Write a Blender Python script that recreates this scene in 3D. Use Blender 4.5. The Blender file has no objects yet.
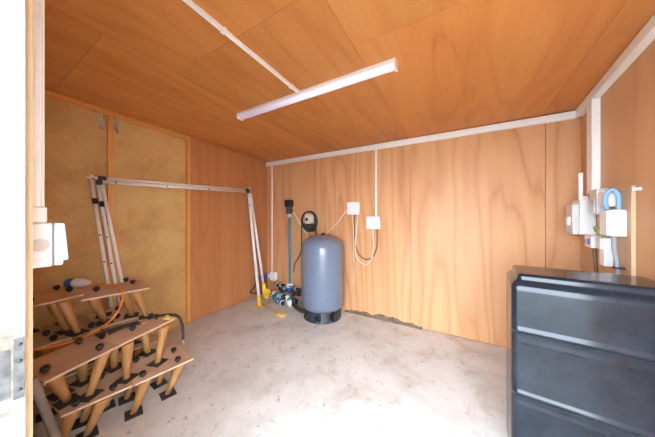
import bpy, bmesh, math, random
from mathutils import Vector, Matrix
random.seed(7)
S = bpy.context.scene
C = S.collection
PI = math.pi

# ------------------------------------------------------------------ camera
cam_d = bpy.data.cameras.new('camera'); cam = bpy.data.objects.new('camera', cam_d); C.objects.link(cam)
cam_d.sensor_width = 36; cam_d.lens = 36 * 227 / 655; cam_d.clip_start = 0.02
cam_d.shift_y = -1.5 / 655
cam.location = (0, 0, 1.337); cam.rotation_euler = (PI / 2, 0, math.radians(30.47))
S.camera = cam

# ------------------------------------------------------------------ world: bright overcast sky
W = bpy.data.worlds.new('sky'); S.world = W; W.use_nodes = True
wb = W.node_tree.nodes['Background']
wb.inputs[0].default_value = (0.76, 0.88, 1.0, 1); wb.inputs[1].default_value = 18.5
vs = S.view_settings
vs.view_transform = 'Standard'; vs.look = 'None'; vs.gamma = 1; vs.use_curve_mapping = False
vs.exposure = 0.33
S.cycles.max_bounces = 12; S.cycles.diffuse_bounces = 8

# ------------------------------------------------------------------ room constants (metres)
XL = -2.955           # left wall face
YB = 2.913            # back wall face
YF = 0.104            # inner face of the front wall
ZC = 2.30             # ceiling height at the back wall
def zc(y): return ZC + 0.035 * (YB - y)                 # the roof rises a little to the front
def xr(y): return 0.929 - 0.06 * (YB - y)               # the right wall is slightly out of square

# ------------------------------------------------------------------ materials
MATS = {}
def newmat(name):
    m = bpy.data.materials.new(name); m.use_nodes = True
    nt = m.node_tree; b = nt.nodes['Principled BSDF']
    MATS[name] = m
    return m, nt, b
def N(nt, t, **kw):
    n = nt.nodes.new(t)
    for k, v in kw.items(): setattr(n, k, v)
    return n
def ramp(nt, stops):
    r = N(nt, 'ShaderNodeValToRGB'); e = r.color_ramp.elements
    while len(e) < len(stops): e.new(0.5)
    for i, (p, c) in enumerate(stops):
        e[i].position = p; e[i].color = (c[0], c[1], c[2], 1)
    return r
def math_n(nt, op, a, b=None):
    n = N(nt, 'ShaderNodeMath', operation=op)
    for i, v in enumerate((a, b)):
        if v is None: continue
        if isinstance(v, (int, float)): n.inputs[i].default_value = v
        else: nt.links.new(v, n.inputs[i])
    return n.outputs[0]
def mixc(nt, fac, a, b, blend='MIX'):
    n = N(nt, 'ShaderNodeMix', data_type='RGBA', blend_type=blend)
    for sock, v in ((n.inputs[0], fac), (n.inputs[6], a), (n.inputs[7], b)):
        if isinstance(v, (int, float)): sock.default_value = v
        elif isinstance(v, tuple): sock.default_value = (*v, 1)
        else: nt.links.new(v, sock)
    return n.outputs[2]
def plain(name, col, rough=0.5, metal=0.0, var=0.06, scale=30, bump=0.0, coat=0.0):
    m, nt, b = newmat(name)
    tc = N(nt, 'ShaderNodeTexCoord'); no = N(nt, 'ShaderNodeTexNoise')
    no.inputs['Scale'].default_value = scale; no.inputs['Detail'].default_value = 3
    nt.links.new(tc.outputs['Object'], no.inputs['Vector'])
    lo = tuple(c * (1 - var) for c in col); hi = tuple(min(1, c * (1 + var)) for c in col)
    r = ramp(nt, [(0.3, lo), (0.7, hi)]); nt.links.new(no.outputs[0], r.inputs[0])
    nt.links.new(r.outputs[0], b.inputs['Base Color'])
    b.inputs['Roughness'].default_value = rough; b.inputs['Metallic'].default_value = metal
    b.inputs['Coat Weight'].default_value = coat
    if bump:
        bp = N(nt, 'ShaderNodeBump'); bp.inputs['Strength'].default_value = bump; bp.inputs['Distance'].default_value = 0.01
        nt.links.new(no.outputs[0], bp.inputs['Height']); nt.links.new(bp.outputs[0], b.inputs['Normal'])
    return m
def wood(name, axis, light, mid, dark, rough=0.5, figure=0.55, across=3.2, along=0.35, rings=9.0, fine=0.35, knots=False, var=0.12, seed=0.0, rnd=40.0):
    """rotary-cut plywood / timber: contour lines of a stretched noise plus fine fibre streaks"""
    m, nt, b = newmat(name)
    tc = N(nt, 'ShaderNodeTexCoord'); oi = N(nt, 'ShaderNodeObjectInfo')
    off = math_n(nt, 'MULTIPLY', oi.outputs['Random'], rnd)
    ad = N(nt, 'ShaderNodeVectorMath', operation='ADD'); nt.links.new(tc.outputs['Object'], ad.inputs[0])
    cb = N(nt, 'ShaderNodeCombineXYZ')
    for i in range(3): nt.links.new(math_n(nt, 'ADD', off, seed * (i + 1)), cb.inputs[i])
    nt.links.new(cb.outputs[0], ad.inputs[1])
    def stretched(a, l):
        mp = N(nt, 'ShaderNodeMapping')
        sc = [a, a, a]; sc['xyz'.index(axis)] = l
        mp.inputs['Scale'].default_value = sc
        nt.links.new(ad.outputs[0], mp.inputs[0]); return mp.outputs[0]
    n1 = N(nt, 'ShaderNodeTexNoise'); n1.inputs['Scale'].default_value = 1; n1.inputs['Detail'].default_value = 2.5; n1.inputs['Roughness'].default_value = 0.45
    n1.inputs['Distortion'].default_value = 0.12
    nt.links.new(stretched(across, along), n1.inputs['Vector'])
    sn = math_n(nt, 'SINE', math_n(nt, 'MULTIPLY', n1.outputs[0], rings * 2 * PI))
    sn = math_n(nt, 'POWER', math_n(nt, 'ADD', math_n(nt, 'MULTIPLY', sn, 0.5), 0.5), 0.45)
    n2 = N(nt, 'ShaderNodeTexNoise'); n2.inputs['Scale'].default_value = 1; n2.inputs['Detail'].default_value = 4
    nt.links.new(stretched(across * 28, along * 7), n2.inputs['Vector'])
    n3 = N(nt, 'ShaderNodeTexNoise'); n3.inputs['Scale'].default_value = 1; n3.inputs['Detail'].default_value = 2
    nt.links.new(stretched(across * 0.9, along * 1.6), n3.inputs['Vector'])
    t = math_n(nt, 'ADD', math_n(nt, 'MULTIPLY', sn, figure), math_n(nt, 'MULTIPLY', n2.outputs[0], fine))
    t = math_n(nt, 'ADD', t, math_n(nt, 'MULTIPLY', n3.outputs[0], 1 - figure - fine + 0.25))
    r = ramp(nt, [(0.15, dark), (0.5, mid), (0.95, light)])
    nt.links.new(t, r.inputs[0])
    # sheet-to-sheet variation
    hs = N(nt, 'ShaderNodeHueSaturation'); nt.links.new(r.outputs[0], hs.inputs['Color'])
    nt.links.new(math_n(nt, 'ADD', math_n(nt, 'MULTIPLY', oi.outputs['Random'], 2 * var), 1 - var), hs.inputs['Value'])
    nt.links.new(hs.outputs[0], b.inputs['Base Color'])
    b.inputs['Roughness'].default_value = rough
    b.inputs['Specular IOR Level'].default_value = 0.35
    bp = N(nt, 'ShaderNodeBump'); bp.inputs['Strength'].default_value = 0.12; bp.inputs['Distance'].default_value = 0.004
    nt.links.new(n2.outputs[0], bp.inputs['Height']); nt.links.new(bp.outputs[0], b.inputs['Normal'])
    return m

wood('ply_back', 'z', (0.65, 0.36, 0.18), (0.57, 0.28, 0.125), (0.34, 0.135, 0.05), figure=0.40, across=1.9, along=0.2, rings=11, fine=0.32, var=0.05)
wood('ply_side', 'z', (0.54, 0.24, 0.095), (0.46, 0.18, 0.066), (0.3, 0.098, 0.03), figure=0.22, across=3.0, along=0.35, rings=5, fine=0.4, var=0.04)
wood('ply_right', 'z', (0.62, 0.36, 0.18), (0.55, 0.29, 0.135), (0.41, 0.18, 0.075), figure=0.22, across=3.0, along=0.35, rings=5, fine=0.35, var=0.03)
wood('ply_ceiling', 'y', (0.63, 0.275, 0.08), (0.53, 0.198, 0.052), (0.32, 0.094, 0.02), figure=0.24, across=2.0, along=0.35, rings=9, fine=0.36, var=0.10)
wood('batten', 'y', (0.72, 0.36, 0.11), (0.62, 0.28, 0.075), (0.46, 0.18, 0.045), figure=0.2, across=20, along=1.5, rings=3, var=0.05)
wood('stud', 'z', (0.74, 0.38, 0.11), (0.66, 0.31, 0.08), (0.5, 0.21, 0.05), figure=0.2, across=20, along=1.5, rings=3, var=0.05)
wood('jamb_timber', 'z', (0.5, 0.37, 0.22), (0.44, 0.31, 0.17), (0.33, 0.21, 0.1), figure=0.25, across=30, along=1.2, rings=3, var=0.02)
wood('jig_ply', 'y', (0.69, 0.53, 0.38), (0.6, 0.43, 0.29), (0.45, 0.29, 0.18), figure=0.2, across=6, along=0.8, rings=4, var=0.10)
wood('jig_leg', 'z', (0.5, 0.27, 0.1), (0.41, 0.2, 0.068), (0.28, 0.115, 0.036), rough=0.38, figure=0.3, across=14, along=1.5, rings=3, var=0.12)
wood('meter_ply', 'z', (0.56, 0.39, 0.24), (0.5, 0.32, 0.185), (0.4, 0.24, 0.12), figure=0.25, across=5, along=0.6, rings=4, var=0.02)
wood('weathered', 'z', (0.3, 0.265, 0.235), (0.19, 0.165, 0.14), (0.085, 0.068, 0.054), rough=0.85, figure=0.2, across=26, along=4, rings=2, fine=0.5, var=0.0)

def old_board():
    m, nt, b = newmat('old_board')
    tc = N(nt, 'ShaderNodeTexCoord'); oi = N(nt, 'ShaderNodeObjectInfo')
    def noise(sc, det, rough=0.5, scale3=(1, 1, 1)):
        mp = N(nt, 'ShaderNodeMapping'); mp.inputs['Scale'].default_value = scale3
        nt.links.new(tc.outputs['Object'], mp.inputs[0])
        n = N(nt, 'ShaderNodeTexNoise'); n.inputs['Scale'].default_value = sc; n.inputs['Detail'].default_value = det
        n.inputs['Roughness'].default_value = rough
        nt.links.new(mp.outputs[0], n.inputs['Vector']); return n.outputs[0]
    big = ramp(nt, [(0.3, (0.52, 0.29, 0.095)), (0.52, (0.70, 0.45, 0.17)), (0.75, (0.77, 0.56, 0.26))])
    nt.links.new(noise(2.2, 6, 0.62), big.inputs[0])
    fine = noise(38, 4, 0.6, (1, 2.2, 0.7))
    fr = ramp(nt, [(0.35, (0.70, 0.66, 0.6)), (0.6, (1, 1, 1))]); nt.links.new(fine, fr.inputs[0])
    col = mixc(nt, 0.38, big.outputs[0], fr.outputs[0], 'MULTIPLY')
    # darker weathered boards nearer the door
    warm = mixc(nt, math_n(nt, 'MULTIPLY', oi.outputs['Random'], 0.35), col, (0.36, 0.17, 0.05))
    nt.links.new(warm, b.inputs['Base Color']); b.inputs['Roughness'].default_value = 0.7
    bp = N(nt, 'ShaderNodeBump'); bp.inputs['Strength'].default_value = 0.3; bp.inputs['Distance'].default_value = 0.004
    nt.links.new(fine, bp.inputs['Height']); nt.links.new(bp.outputs[0], b.inputs['Normal'])
old_board()

def concrete():
    m, nt, b = newmat('concrete')
    tc = N(nt, 'ShaderNodeTexCoord')
    def noise(sc, det, rough=0.5, dist=0):
        n = N(nt, 'ShaderNodeTexNoise'); n.inputs['Scale'].default_value = sc; n.inputs['Detail'].default_value = det
        n.inputs['Roughness'].default_value = rough; n.inputs['Distortion'].default_value = dist
        nt.links.new(tc.outputs['Object'], n.inputs['Vector']); return n.outputs[0]
    base = ramp(nt, [(0.30, (0.52, 0.505, 0.47)), (0.50, (0.65, 0.64, 0.61)), (0.72, (0.73, 0.725, 0.705))])
    nt.links.new(noise(2.4, 8, 0.65, 0.4), base.inputs[0])
    patch = ramp(nt, [(0.52, (1, 1, 1)), (0.70, (0.70, 0.60, 0.49))]); nt.links.new(noise(5.5, 6, 0.7, 0.6), patch.inputs[0])
    c1 = mixc(nt, 0.6, base.outputs[0], patch.outputs[0], 'MULTIPLY')
    sp = ramp(nt, [(0.63, (1, 1, 1)), (0.71, (0.48, 0.40, 0.33))]); nt.links.new(noise(21, 4, 0.6), sp.inputs[0])
    c2 = mixc(nt, 0.75, c1, sp.outputs[0], 'MULTIPLY')
    nt.links.new(c2, b.inputs['Base Color'])
    b.inputs['Roughness'].default_value = 0.62; b.inputs['Specular IOR Level'].default_value = 0.3
    bp = N(nt, 'ShaderNodeBump'); bp.inputs['Strength'].default_value = 0.25; bp.inputs['Distance'].default_value = 0.004
    nt.links.new(noise(40, 6, 0.7), bp.inputs['Height']); nt.links.new(bp.outputs[0], b.inputs['Normal'])
concrete()

plain('yard', (0.22, 0.215, 0.19), 0.9, var=0.25, scale=25, bump=0.4)
plain('white_paint', (0.86, 0.86, 0.85), 0.35)
plain('white_pvc', (0.83, 0.83, 0.82), 0.38, var=0.02)
plain('white_box', (0.78, 0.79, 0.80), 0.32, var=0.02)
plain('offwhite_box', (0.58, 0.55, 0.52), 0.4, var=0.03)
plain('diffuser', (0.74, 0.74, 0.86), 0.3, var=0.02)
plain('lamp_white', (0.85, 0.83, 0.83), 0.35, var=0.02)
plain('worn_steel', (0.10, 0.10, 0.10), 0.5, 0.3, var=0.35, scale=60)
plain('worn_paint', (0.17, 0.15, 0.115), 0.7, var=0.35, scale=45)
plain('galvanised', (0.66, 0.67, 0.67), 0.4, 0.5, var=0.2, scale=50)
plain('pole_metal', (0.84, 0.80, 0.74), 0.38, 0.2, var=0.06)
plain('pole_white', (0.86, 0.84, 0.82), 0.4, 0.1, var=0.04)
plain('black_plastic', (0.022, 0.022, 0.024), 0.45, var=0.2)
plain('black_rubber', (0.03, 0.03, 0.033), 0.6, var=0.2)
plain('foot_rubber', (0.045, 0.042, 0.045), 0.65, var=0.3)
plain('yellow_plastic', (0.85, 0.55, 0.04), 0.45)
plain('pale_yellow', (0.80, 0.62, 0.16), 0.5)
plain('tank_blue', (0.15, 0.19, 0.265), 0.28, var=0.03, scale=8, coat=0.3)
plain('tank_base', (0.022, 0.028, 0.036), 0.5, var=0.15)
plain('blue_plastic', (0.03, 0.10, 0.42), 0.4)
plain('pipe_blue', (0.05, 0.23, 0.34), 0.4)
plain('teal_plastic', (0.02, 0.30, 0.34), 0.4)
plain('sky_blue_hose', (0.20, 0.37, 0.56), 0.45)
plain('orange_cable', (0.85, 0.25, 0.04), 0.45)
plain('brass', (0.75, 0.55, 0.25), 0.35, 0.9)
plain('white_cable', (0.78, 0.66, 0.52), 0.5)
plain('brown_cable', (0.13, 0.075, 0.04), 0.5)
plain('grey_cable', (0.26, 0.27, 0.29), 0.5)
plain('rotten', (0.17, 0.115, 0.075), 0.9, var=0.5, scale=40, bump=0.5)
plain('clear_window', (0.50, 0.55, 0.60), 0.12, var=0.25, scale=30)
plain('earth_green', (0.25, 0.45, 0.08), 0.5)
def poly_tank():
    m, nt, b = newmat('black_poly')
    tc = N(nt, 'ShaderNodeTexCoord')
    n = N(nt, 'ShaderNodeTexNoise'); n.inputs['Scale'].default_value = 7; n.inputs['Detail'].default_value = 7; n.inputs['Roughness'].default_value = 0.65
    nt.links.new(tc.outputs['Object'], n.inputs['Vector'])
    r = ramp(nt, [(0.35, (0.006, 0.009, 0.014)), (0.7, (0.014, 0.020, 0.031))]); nt.links.new(n.outputs[0], r.inputs[0])
    nt.links.new(r.outputs[0], b.inputs['Base Color'])
    rr = N(nt, 'ShaderNodeMapRange'); rr.inputs[3].default_value = 0.08; rr.inputs[4].default_value = 0.22
    nt.links.new(n.outputs[0], rr.inputs[0]); nt.links.new(rr.outputs[0], b.inputs['Roughness'])
    b.inputs['Specular IOR Level'].default_value = 0.36
poly_tank()

# ------------------------------------------------------------------ mesh helpers: everything is given in world metres
ORG = {}
def bm_box(lo, hi, bev=0.0, seg=2, bm=None, mat=None):
    own = bm is None
    b = bmesh.new()
    bmesh.ops.create_cube(b, size=1)
    for v in b.verts:
        v.co = Vector(((lo[i] + hi[i]) / 2 + v.co[i] * (hi[i] - lo[i])) for i in range(3))
    if bev: bmesh.ops.bevel(b, geom=list(b.edges), offset=bev, segments=seg, affect='EDGES', profile=0.5)
    if mat is not None: bmesh.ops.transform(b, matrix=mat, verts=b.verts)
    return b if own else join(bm, b)
def join(bm, other):
    me = bpy.data.meshes.new('tmp'); other.to_mesh(me); bm.from_mesh(me); bpy.data.meshes.remove(me); other.free(); return bm
def hexa(p):                                     # eight corners: bottom four, top four
    b = bmesh.new(); v = [b.verts.new(q) for q in p]
    for f in ((3, 2, 1, 0), (4, 5, 6, 7), (0, 1, 5, 4), (1, 2, 6, 5), (2, 3, 7, 6), (3, 0, 4, 7)): b.faces.new([v[i] for i in f])
    bmesh.ops.recalc_face_normals(b, faces=b.faces); return b
def smooth_path(pts, n=6):
    pts = [Vector(p) for p in pts]
    if len(pts) < 3: return pts
    out = []
    P = [pts[0]] + pts + [pts[-1]]
    for i in range(1, len(P) - 2):
        a, b, c, d = P[i - 1], P[i], P[i + 1], P[i + 2]
        for k in range(n):
            t = k / n
            out.append(0.5 * ((2 * b) + (c - a) * t + (2 * a - 5 * b + 4 * c - d) * t * t + (3 * b - a - 3 * c + d) * t ** 3))
    out.append(pts[-1]); return out
def bm_tube(pts, r, seg=10, r2=None, bm=None, cap=True):
    b = bmesh.new() if bm is None else bm
    pts = [Vector(p) for p in pts]; n = len(pts); rings = []
    t0 = (pts[1] - pts[0]).normalized()
    up = Vector((0, 0, 1)) if abs(t0.z) < 0.9 else Vector((1, 0, 0))
    nrm = t0.cross(up).normalized(); pt = t0
    for i, p in enumerate(pts):
        t = (pts[min(i + 1, n - 1)] - pts[max(i - 1, 0)])
        t = t.normalized() if t.length > 1e-9 else pt
        q = pt.rotation_difference(t); nrm = (q @ nrm).normalized(); pt = t
        bi = t.cross(nrm)
        rad = r if r2 is None else r + (r2 - r) * i / (n - 1)
        rings.append([b.verts.new(p + (nrm * math.cos(2 * PI * k / seg) + bi * math.sin(2 * PI * k / seg)) * rad) for k in range(seg)])
    for i in range(n - 1):
        for k in range(seg):
            f = b.faces.new((rings[i][k], rings[i][(k + 1) % seg], rings[i + 1][(k + 1) % seg], rings[i + 1][k])); f.smooth = True
    if cap:
        b.faces.new(list(reversed(rings[0]))); b.faces.new(rings[-1])
    return b
def bm_lathe(prof, origin, axis=(0, 0, 1), seg=24, bm=None):
    """prof: (radius, height) along axis from origin"""
    b = bmesh.new() if bm is None else bm
    ax = Vector(axis).normalized(); q = Vector((0, 0, 1)).rotation_difference(ax); o = Vector(origin)
    rings = []
    for r, h in prof:
        if r < 1e-5: rings.append([b.verts.new(o + q @ Vector((0, 0, h)))])
        else: rings.append([b.verts.new(o + q @ Vector((r * math.cos(2 * PI * k / seg), r * math.sin(2 * PI * k / seg), h))) for k in range(seg)])
    for i in range(len(rings) - 1):
        A, B = rings[i], rings[i + 1]
        for k in range(seg):
            k2 = (k + 1) % seg
            if len(A) == 1 and len(B) == 1: continue
            if len(A) == 1: f = b.faces.new((A[0], B[k2], B[k]))
            elif len(B) == 1: f = b.faces.new((A[k], A[k2], B[0]))
            else: f = b.faces.new((A[k], A[k2], B[k2], B[k]))
            f.smooth = True
    if len(rings[0]) > 1: b.faces.new(list(reversed(rings[0])))
    if len(rings[-1]) > 1: b.faces.new(rings[-1])
    bmesh.ops.recalc_face_normals(b, faces=b.faces)
    return b
def obj(name, bm, mat, parent=None, origin=None, auto=None):
    me = bpy.data.meshes.new(name)
    if parent is not None:
        o0 = Vector(ORG[parent.as_pointer()])
    elif origin is not None: o0 = Vector(origin)
    else:
        lo = [min(v.co[i] for v in bm.verts) for i in range(3)]; hi = [max(v.co[i] for v in bm.verts) for i in range(3)]
        o0 = Vector(((lo[0] + hi[0]) / 2, (lo[1] + hi[1]) / 2, lo[2]))
    for v in bm.verts: v.co -= o0
    bm.to_mesh(me); bm.free()
    me.materials.append(MATS[mat])
    if auto is not None:
        me.polygons.foreach_set('use_smooth', [True] * len(me.polygons))
        try: me.set_sharp_from_angle(angle=math.radians(auto))
        except Exception: pass
    o = bpy.data.objects.new(name, me); C.objects.link(o)
    if parent is not None: o.parent = parent
    else: o.location = o0
    ORG[o.as_pointer()] = tuple(o0)
    return o
def tag(o, label, cat, group=None):
    o['label'] = label; o['category'] = cat
    if group: o['group'] = group
    return o
def thing(name, label, cat, loc, group=None):
    o = bpy.data.objects.new(name, None); C.objects.link(o); o.location = loc; o.empty_display_size = 0.05
    ORG[o.as_pointer()] = tuple(loc)
    return tag(o, label, cat, group)
def struct(name, bm, mat, label=None, origin=None):
    o = obj(name, bm, mat, origin=origin); o['kind'] = 'structure'
    if label: o['label'] = label
    return o
def box(name, lo, hi, mat, parent=None, bev=0.0, **kw): return obj(name, bm_box(lo, hi, bev), mat, parent, **kw)

# ================================================================== THE SETTING
struct('floor', bm_box((-3.12, -0.03, -0.12), (1.10, 3.05, 0.0)), 'concrete', 'pale trowelled concrete floor with brown stains')
struct('ground_outside', bm_box((-9, -12, -0.25), (9, -0.032, -0.03)), 'yard', 'gravel yard outside the doorway')

# --- back wall: framing behind, plywood sheets in front
wb_ = struct('wall_back', bm_box((-3.12, YB + 0.012, 0.0), (1.10, YB + 0.09, 2.30)), 'ply_side', 'plywood sheeted back wall with vertical grain')
xs = [-3.10, -1.748, -0.528, 0.692, 0.932]
for i in range(4):
    a, b_ = xs[i] + 0.002, xs[i + 1] - 0.002
    a = max(a, XL - 0.001) if i == 0 else a
    obj('plywood_sheet', bm_box((a, YB, 0.012), (b_, YB + 0.0118, 2.299), 0.001, 1), 'ply_back', wb_)
# ragged, rotten lower edge between the pressure tank and the next sheet
b = bmesh.new(); rr = random.Random(3)
def rot_h(x):
    t = (x + 1.36) / 0.92
    return 0.018 + 0.055 * max(0, math.sin(PI * min(1, max(0, t)))) ** 0.7 * (0.55 + 0.45 * math.sin(x * 23) * math.sin(x * 9 + 1)) + rr.uniform(-0.006, 0.006)
top = []; bot = []
n = 40
for i in range(n + 1):
    x = -1.42 + 1.02 * i / n; h = rot_h(x)
    top.append((x, h)); 
fv = [b.verts.new((x, YB - 0.006 - rr.uniform(0, .004), h)) for x, h in top]
bv = [b.verts.new((x, YB + 0.002, h + 0.006)) for x, h in top]
lv = [b.verts.new((x, YB - 0.022 - rr.uniform(0, .012), 0.001)) for x, h in top]
kv = [b.verts.new((x, YB + 0.002, 0.001)) for x, h in top]
for i in range(n):
    b.faces.new((lv[i], lv[i + 1], fv[i + 1], fv[i])); b.faces.new((fv[i], fv[i + 1], bv[i + 1], bv[i])); b.faces.new((kv[i + 1], kv[i], bv[i], bv[i + 1])); b.faces.new((kv[i], kv[i + 1], lv[i + 1], lv[i]))
b.faces.new((lv[0], fv[0], bv[0], kv[0])); b.faces.new((lv[n], kv[n], bv[n], fv[n]))
obj('rotten_edge', b, 'rotten', wb_)['label'] = 'dark rotten lower edge of the plywood'

# --- left wall
zl = lambda y: zc(y)
def strip_yz(x0, x1, y0, y1, z0, zt):            # box whose top follows the roof; zt = drop below the ceiling
    return hexa([(x0, y0, z0), (x1, y0, z0), (x1, y1, z0), (x0, y1, z0), (x0, y0, zc(y0) - zt), (x1, y0, zc(y0) - zt), (x1, y1, zc(y1) - zt), (x0, y1, zc(y1) - zt)])
wl = struct('wall_left', strip_yz(XL - 0.13, XL - 0.052, -0.03, 3.0, 0.0, 0.0), 'ply_side', 'left wall of framed old boards and one orange plywood sheet')
obj('plywood_sheet', strip_yz(XL - 0.012, XL, 1.594, 2.28, 0.010, 0.001), 'ply_side', wl)
obj('plywood_sheet', strip_yz(XL - 0.012, XL, 2.2815, YB - 0.0005, 0.010, 0.001), 'ply_side', wl)
obj('board_panel', strip_yz(XL - 0.051, XL - 0.036, YF, 0.838, 0.0, 0.0), 'old_board', wl)
obj('board_panel', strip_yz(XL - 0.051, XL - 0.036, 0.8395, 1.58, 0.0, 0.0), 'old_board', wl)
obj('stud', strip_yz(XL - 0.036, XL + 0.004, 0.820, 0.857, 0.0, 0.046), 'stud', wl)
obj('stud', strip_yz(XL - 0.036, XL + 0.008, 1.556, 1.593, 0.0, 0.001), 'stud', wl)
y0, y1 = YF, 1.556
obj('top_batten', hexa([(XL - 0.036, y0, zc(y0) - 0.045), (XL + 0.006, y0, zc(y0) - 0.045), (XL + 0.006, y1, zc(y1) - 0.045), (XL - 0.036, y1, zc(y1) - 0.045),
     (XL - 0.036, y0, zc(y0) - 0.001), (XL + 0.006, y0, zc(y0) - 0.001), (XL + 0.006, y1, zc(y1) - 0.001), (XL - 0.036, y1, zc(y1) - 0.001)]), 'batten', wl)

# --- right wall (slightly out of square)
def rw(y, d, z): return (xr(y) + d, y, z)        # d = distance behind (+) or in front (-) of the face
def r_hexa(y0, y1, d0, d1, z0, z1, follow=None):
    t0 = z1 if follow is None else zc(y0) - follow; t1 = z1 if follow is None else zc(y1) - follow
    b0 = z0 if not isinstance(z0, tuple) else zc(y0) - z0[0]; b1 = z0 if not isinstance(z0, tuple) else zc(y1) - z0[0]
    return hexa([rw(y0, d0, b0), rw(y0, d1, b0), rw(y1, d1, b1), rw(y1, d0, b1), rw(y0, d0, t0), rw(y0, d1, t0), rw(y1, d1, t1), rw(y1, d0, t1)])
wr = struct('wall_right', r_hexa(-0.03, YB + 0.09, 0.0125, 0.09, 0.0, 0, 0.0), 'ply_side', 'plywood sheeted right wall')
for (a, c) in ((YF, 1.46), (1.462, 2.912)):
    obj('plywood_sheet', r_hexa(a, c, 0.0, 0.012, 0.01, 0, 0.001), 'ply_right', wr)

# --- ceiling: backing deck plus sheets laid in three rows with staggered joints
def c_hexa(x0, x1, y0, y1, d0, d1):
    return hexa([(x0, y0, zc(y0) + d0), (x1, y0, zc(y0) + d0), (x1, y1, zc(y1) + d0), (x0, y1, zc(y1) + d0), (x0, y0, zc(y0) + d1), (x1, y0, zc(y0) + d1), (x1, y1, zc(y1) + d1), (x0, y1, zc(y1) + d1)])
ce = struct('ceiling', c_hexa(-3.12, 1.10, -0.75, 3.05, 0.0125, 0.08), 'ply_ceiling', 'orange plywood ceiling of staggered sheets')  # deck extends outside as an added, unseen overhang that cuts steep sky light
g = 0.001
for (x0, x1, cuts) in ((-3.09, -1.775, (-0.03, 0.47, 3.05)), (-1.775, -0.555, (-0.03, 0.86, 3.05)), (-0.555, 0.665, (-0.03, 1.255, 3.05)), (0.665, 1.10, (-0.03, 1.9, 3.05))):
    for k in range(2):
        obj('plywood_sheet', c_hexa(x0 + g, x1 - g, cuts[k] + g, cuts[k + 1] - g, 0.0, 0.012), 'ply_ceiling', ce)

# --- front wall with the doorway the photograph is taken through
wf = struct('wall_front', bm_box((-3.12, -0.03, 0.0), (-0.837, 0.0905, 2.40)), 'ply_side', 'front wall with the wide doorway')
obj('lining_sheet', bm_box((XL - 0.03, 0.0907, 0.01), (-0.83, YF, 2.385)), 'jamb_timber', wf)
obj('lintel', bm_box((-0.837, -0.03, 1.98), (0.775, 0.0905, 2.398)), 'ply_side', wf)
jm = struct('door_1', bm_box((-0.8365, -0.035, 0.0), (-0.80, 0.0905, 1.979), 0.002, 1), 'white_paint', 'white painted door jamb at the left of the doorway')
# worn lock keep let into the jamb
obj('lock_keep', bm_box((-0.8005, 0.0755, 0.955), (-0.7985, 0.0895, 1.085), 0.0006, 1), 'worn_steel', jm)['label'] = 'worn steel lock keep plate'
obj('worn_recess', bm_box((-0.8004, 0.0, 0.93), (-0.7992, 0.0753, 1.112), 0.0004, 1), 'worn_paint', jm)['label'] = 'scraped bare patch around the lock keep'
obj('lock_keep', bm_box((-0.7995, 0.035, 0.965), (-0.7983, 0.0715, 1.065), 0.0004, 1), 'worn_steel', jm)
for z in (0.975, 1.035, 1.07):
    obj('screw', bm_lathe([(0.004, 0), (0.0035, 0.0012), (0, 0.0015)], (-0.7986, 0.083, z), (1, 0, 0), 10), 'black_plastic', jm)

# ================================================================== TRUNKING, CONDUITS, LIGHT
def two_part_trunk(name, label, body, lid, cat='cable trunking'):
    t = thing(name, label, cat, body['o'])
    obj('body', body['b'], 'white_pvc', t); obj('lid', lid, 'white_pvc', t)
    return t
zt = 2.293
t = thing('cable_trunking', 'long white plastic cable trunking along the top of the back wall', 'cable trunking', (-1.0, YB, zt - 0.068))
obj('body', bm_box((XL + 0.002, YB - 0.030, zt - 0.068), (0.895, YB - 0.0005, zt), 0.002, 1), 'white_pvc', t)
obj('lid', bm_box((XL + 0.002, YB - 0.036, zt - 0.064), (0.895, YB - 0.0302, zt - 0.004), 0.002, 1), 'white_pvc', t)
t = thing('cable_trunking', 'white plastic cable trunking sloping along the top of the right wall', 'cable trunking', (0.85, 1.5, 2.25))
obj('body', r_hexa(0.10, 2.872, -0.036, -0.0005, (0.074,), 0, 0.004), 'white_pvc', t)
obj('lid', r_hexa(0.10, 2.872, -0.044, -0.0362, (0.070,), 0, 0.008), 'white_pvc', t)
t = thing('cable_trunking', 'wide vertical white trunking on the right wall above the white boxes', 'cable trunking', (0.87, 2.6, 1.42))
zb = zc(2.55) - 0.076
obj('body', r_hexa(2.515, 2.605, -0.040, -0.0005, 1.5205, zb), 'white_pvc', t)
obj('lid', r_hexa(2.510, 2.610, -0.047, -0.0402, 1.5205, zb - 0.002), 'white_pvc', t)

def conduit(label, x, z0, z1, r=0.011):
    t = thing('cable_conduit', label, 'conduit', (x, YB - 0.013, z0))
    obj('tube', bm_box((x - r, YB - 0.017, z0), (x + r, YB - 0.0006, z1), 0.003, 2), 'white_pvc', t)
    z = z0 + 0.3
    while z < z1 - 0.1:
        obj('clip', bm_box((x - r - 0.004, YB - 0.0195, z), (x + r + 0.004, YB - 0.0004, z + 0.014), 0.001, 1), 'white_pvc', t); z += 0.62
    return t
conduit('thin white conduit running down the back wall in the far left corner', -2.825, 0.392, zt - 0.070)
conduit('thin white conduit from the trunking down to the right wall box', -0.965, 1.348, zt - 0.070)

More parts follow.
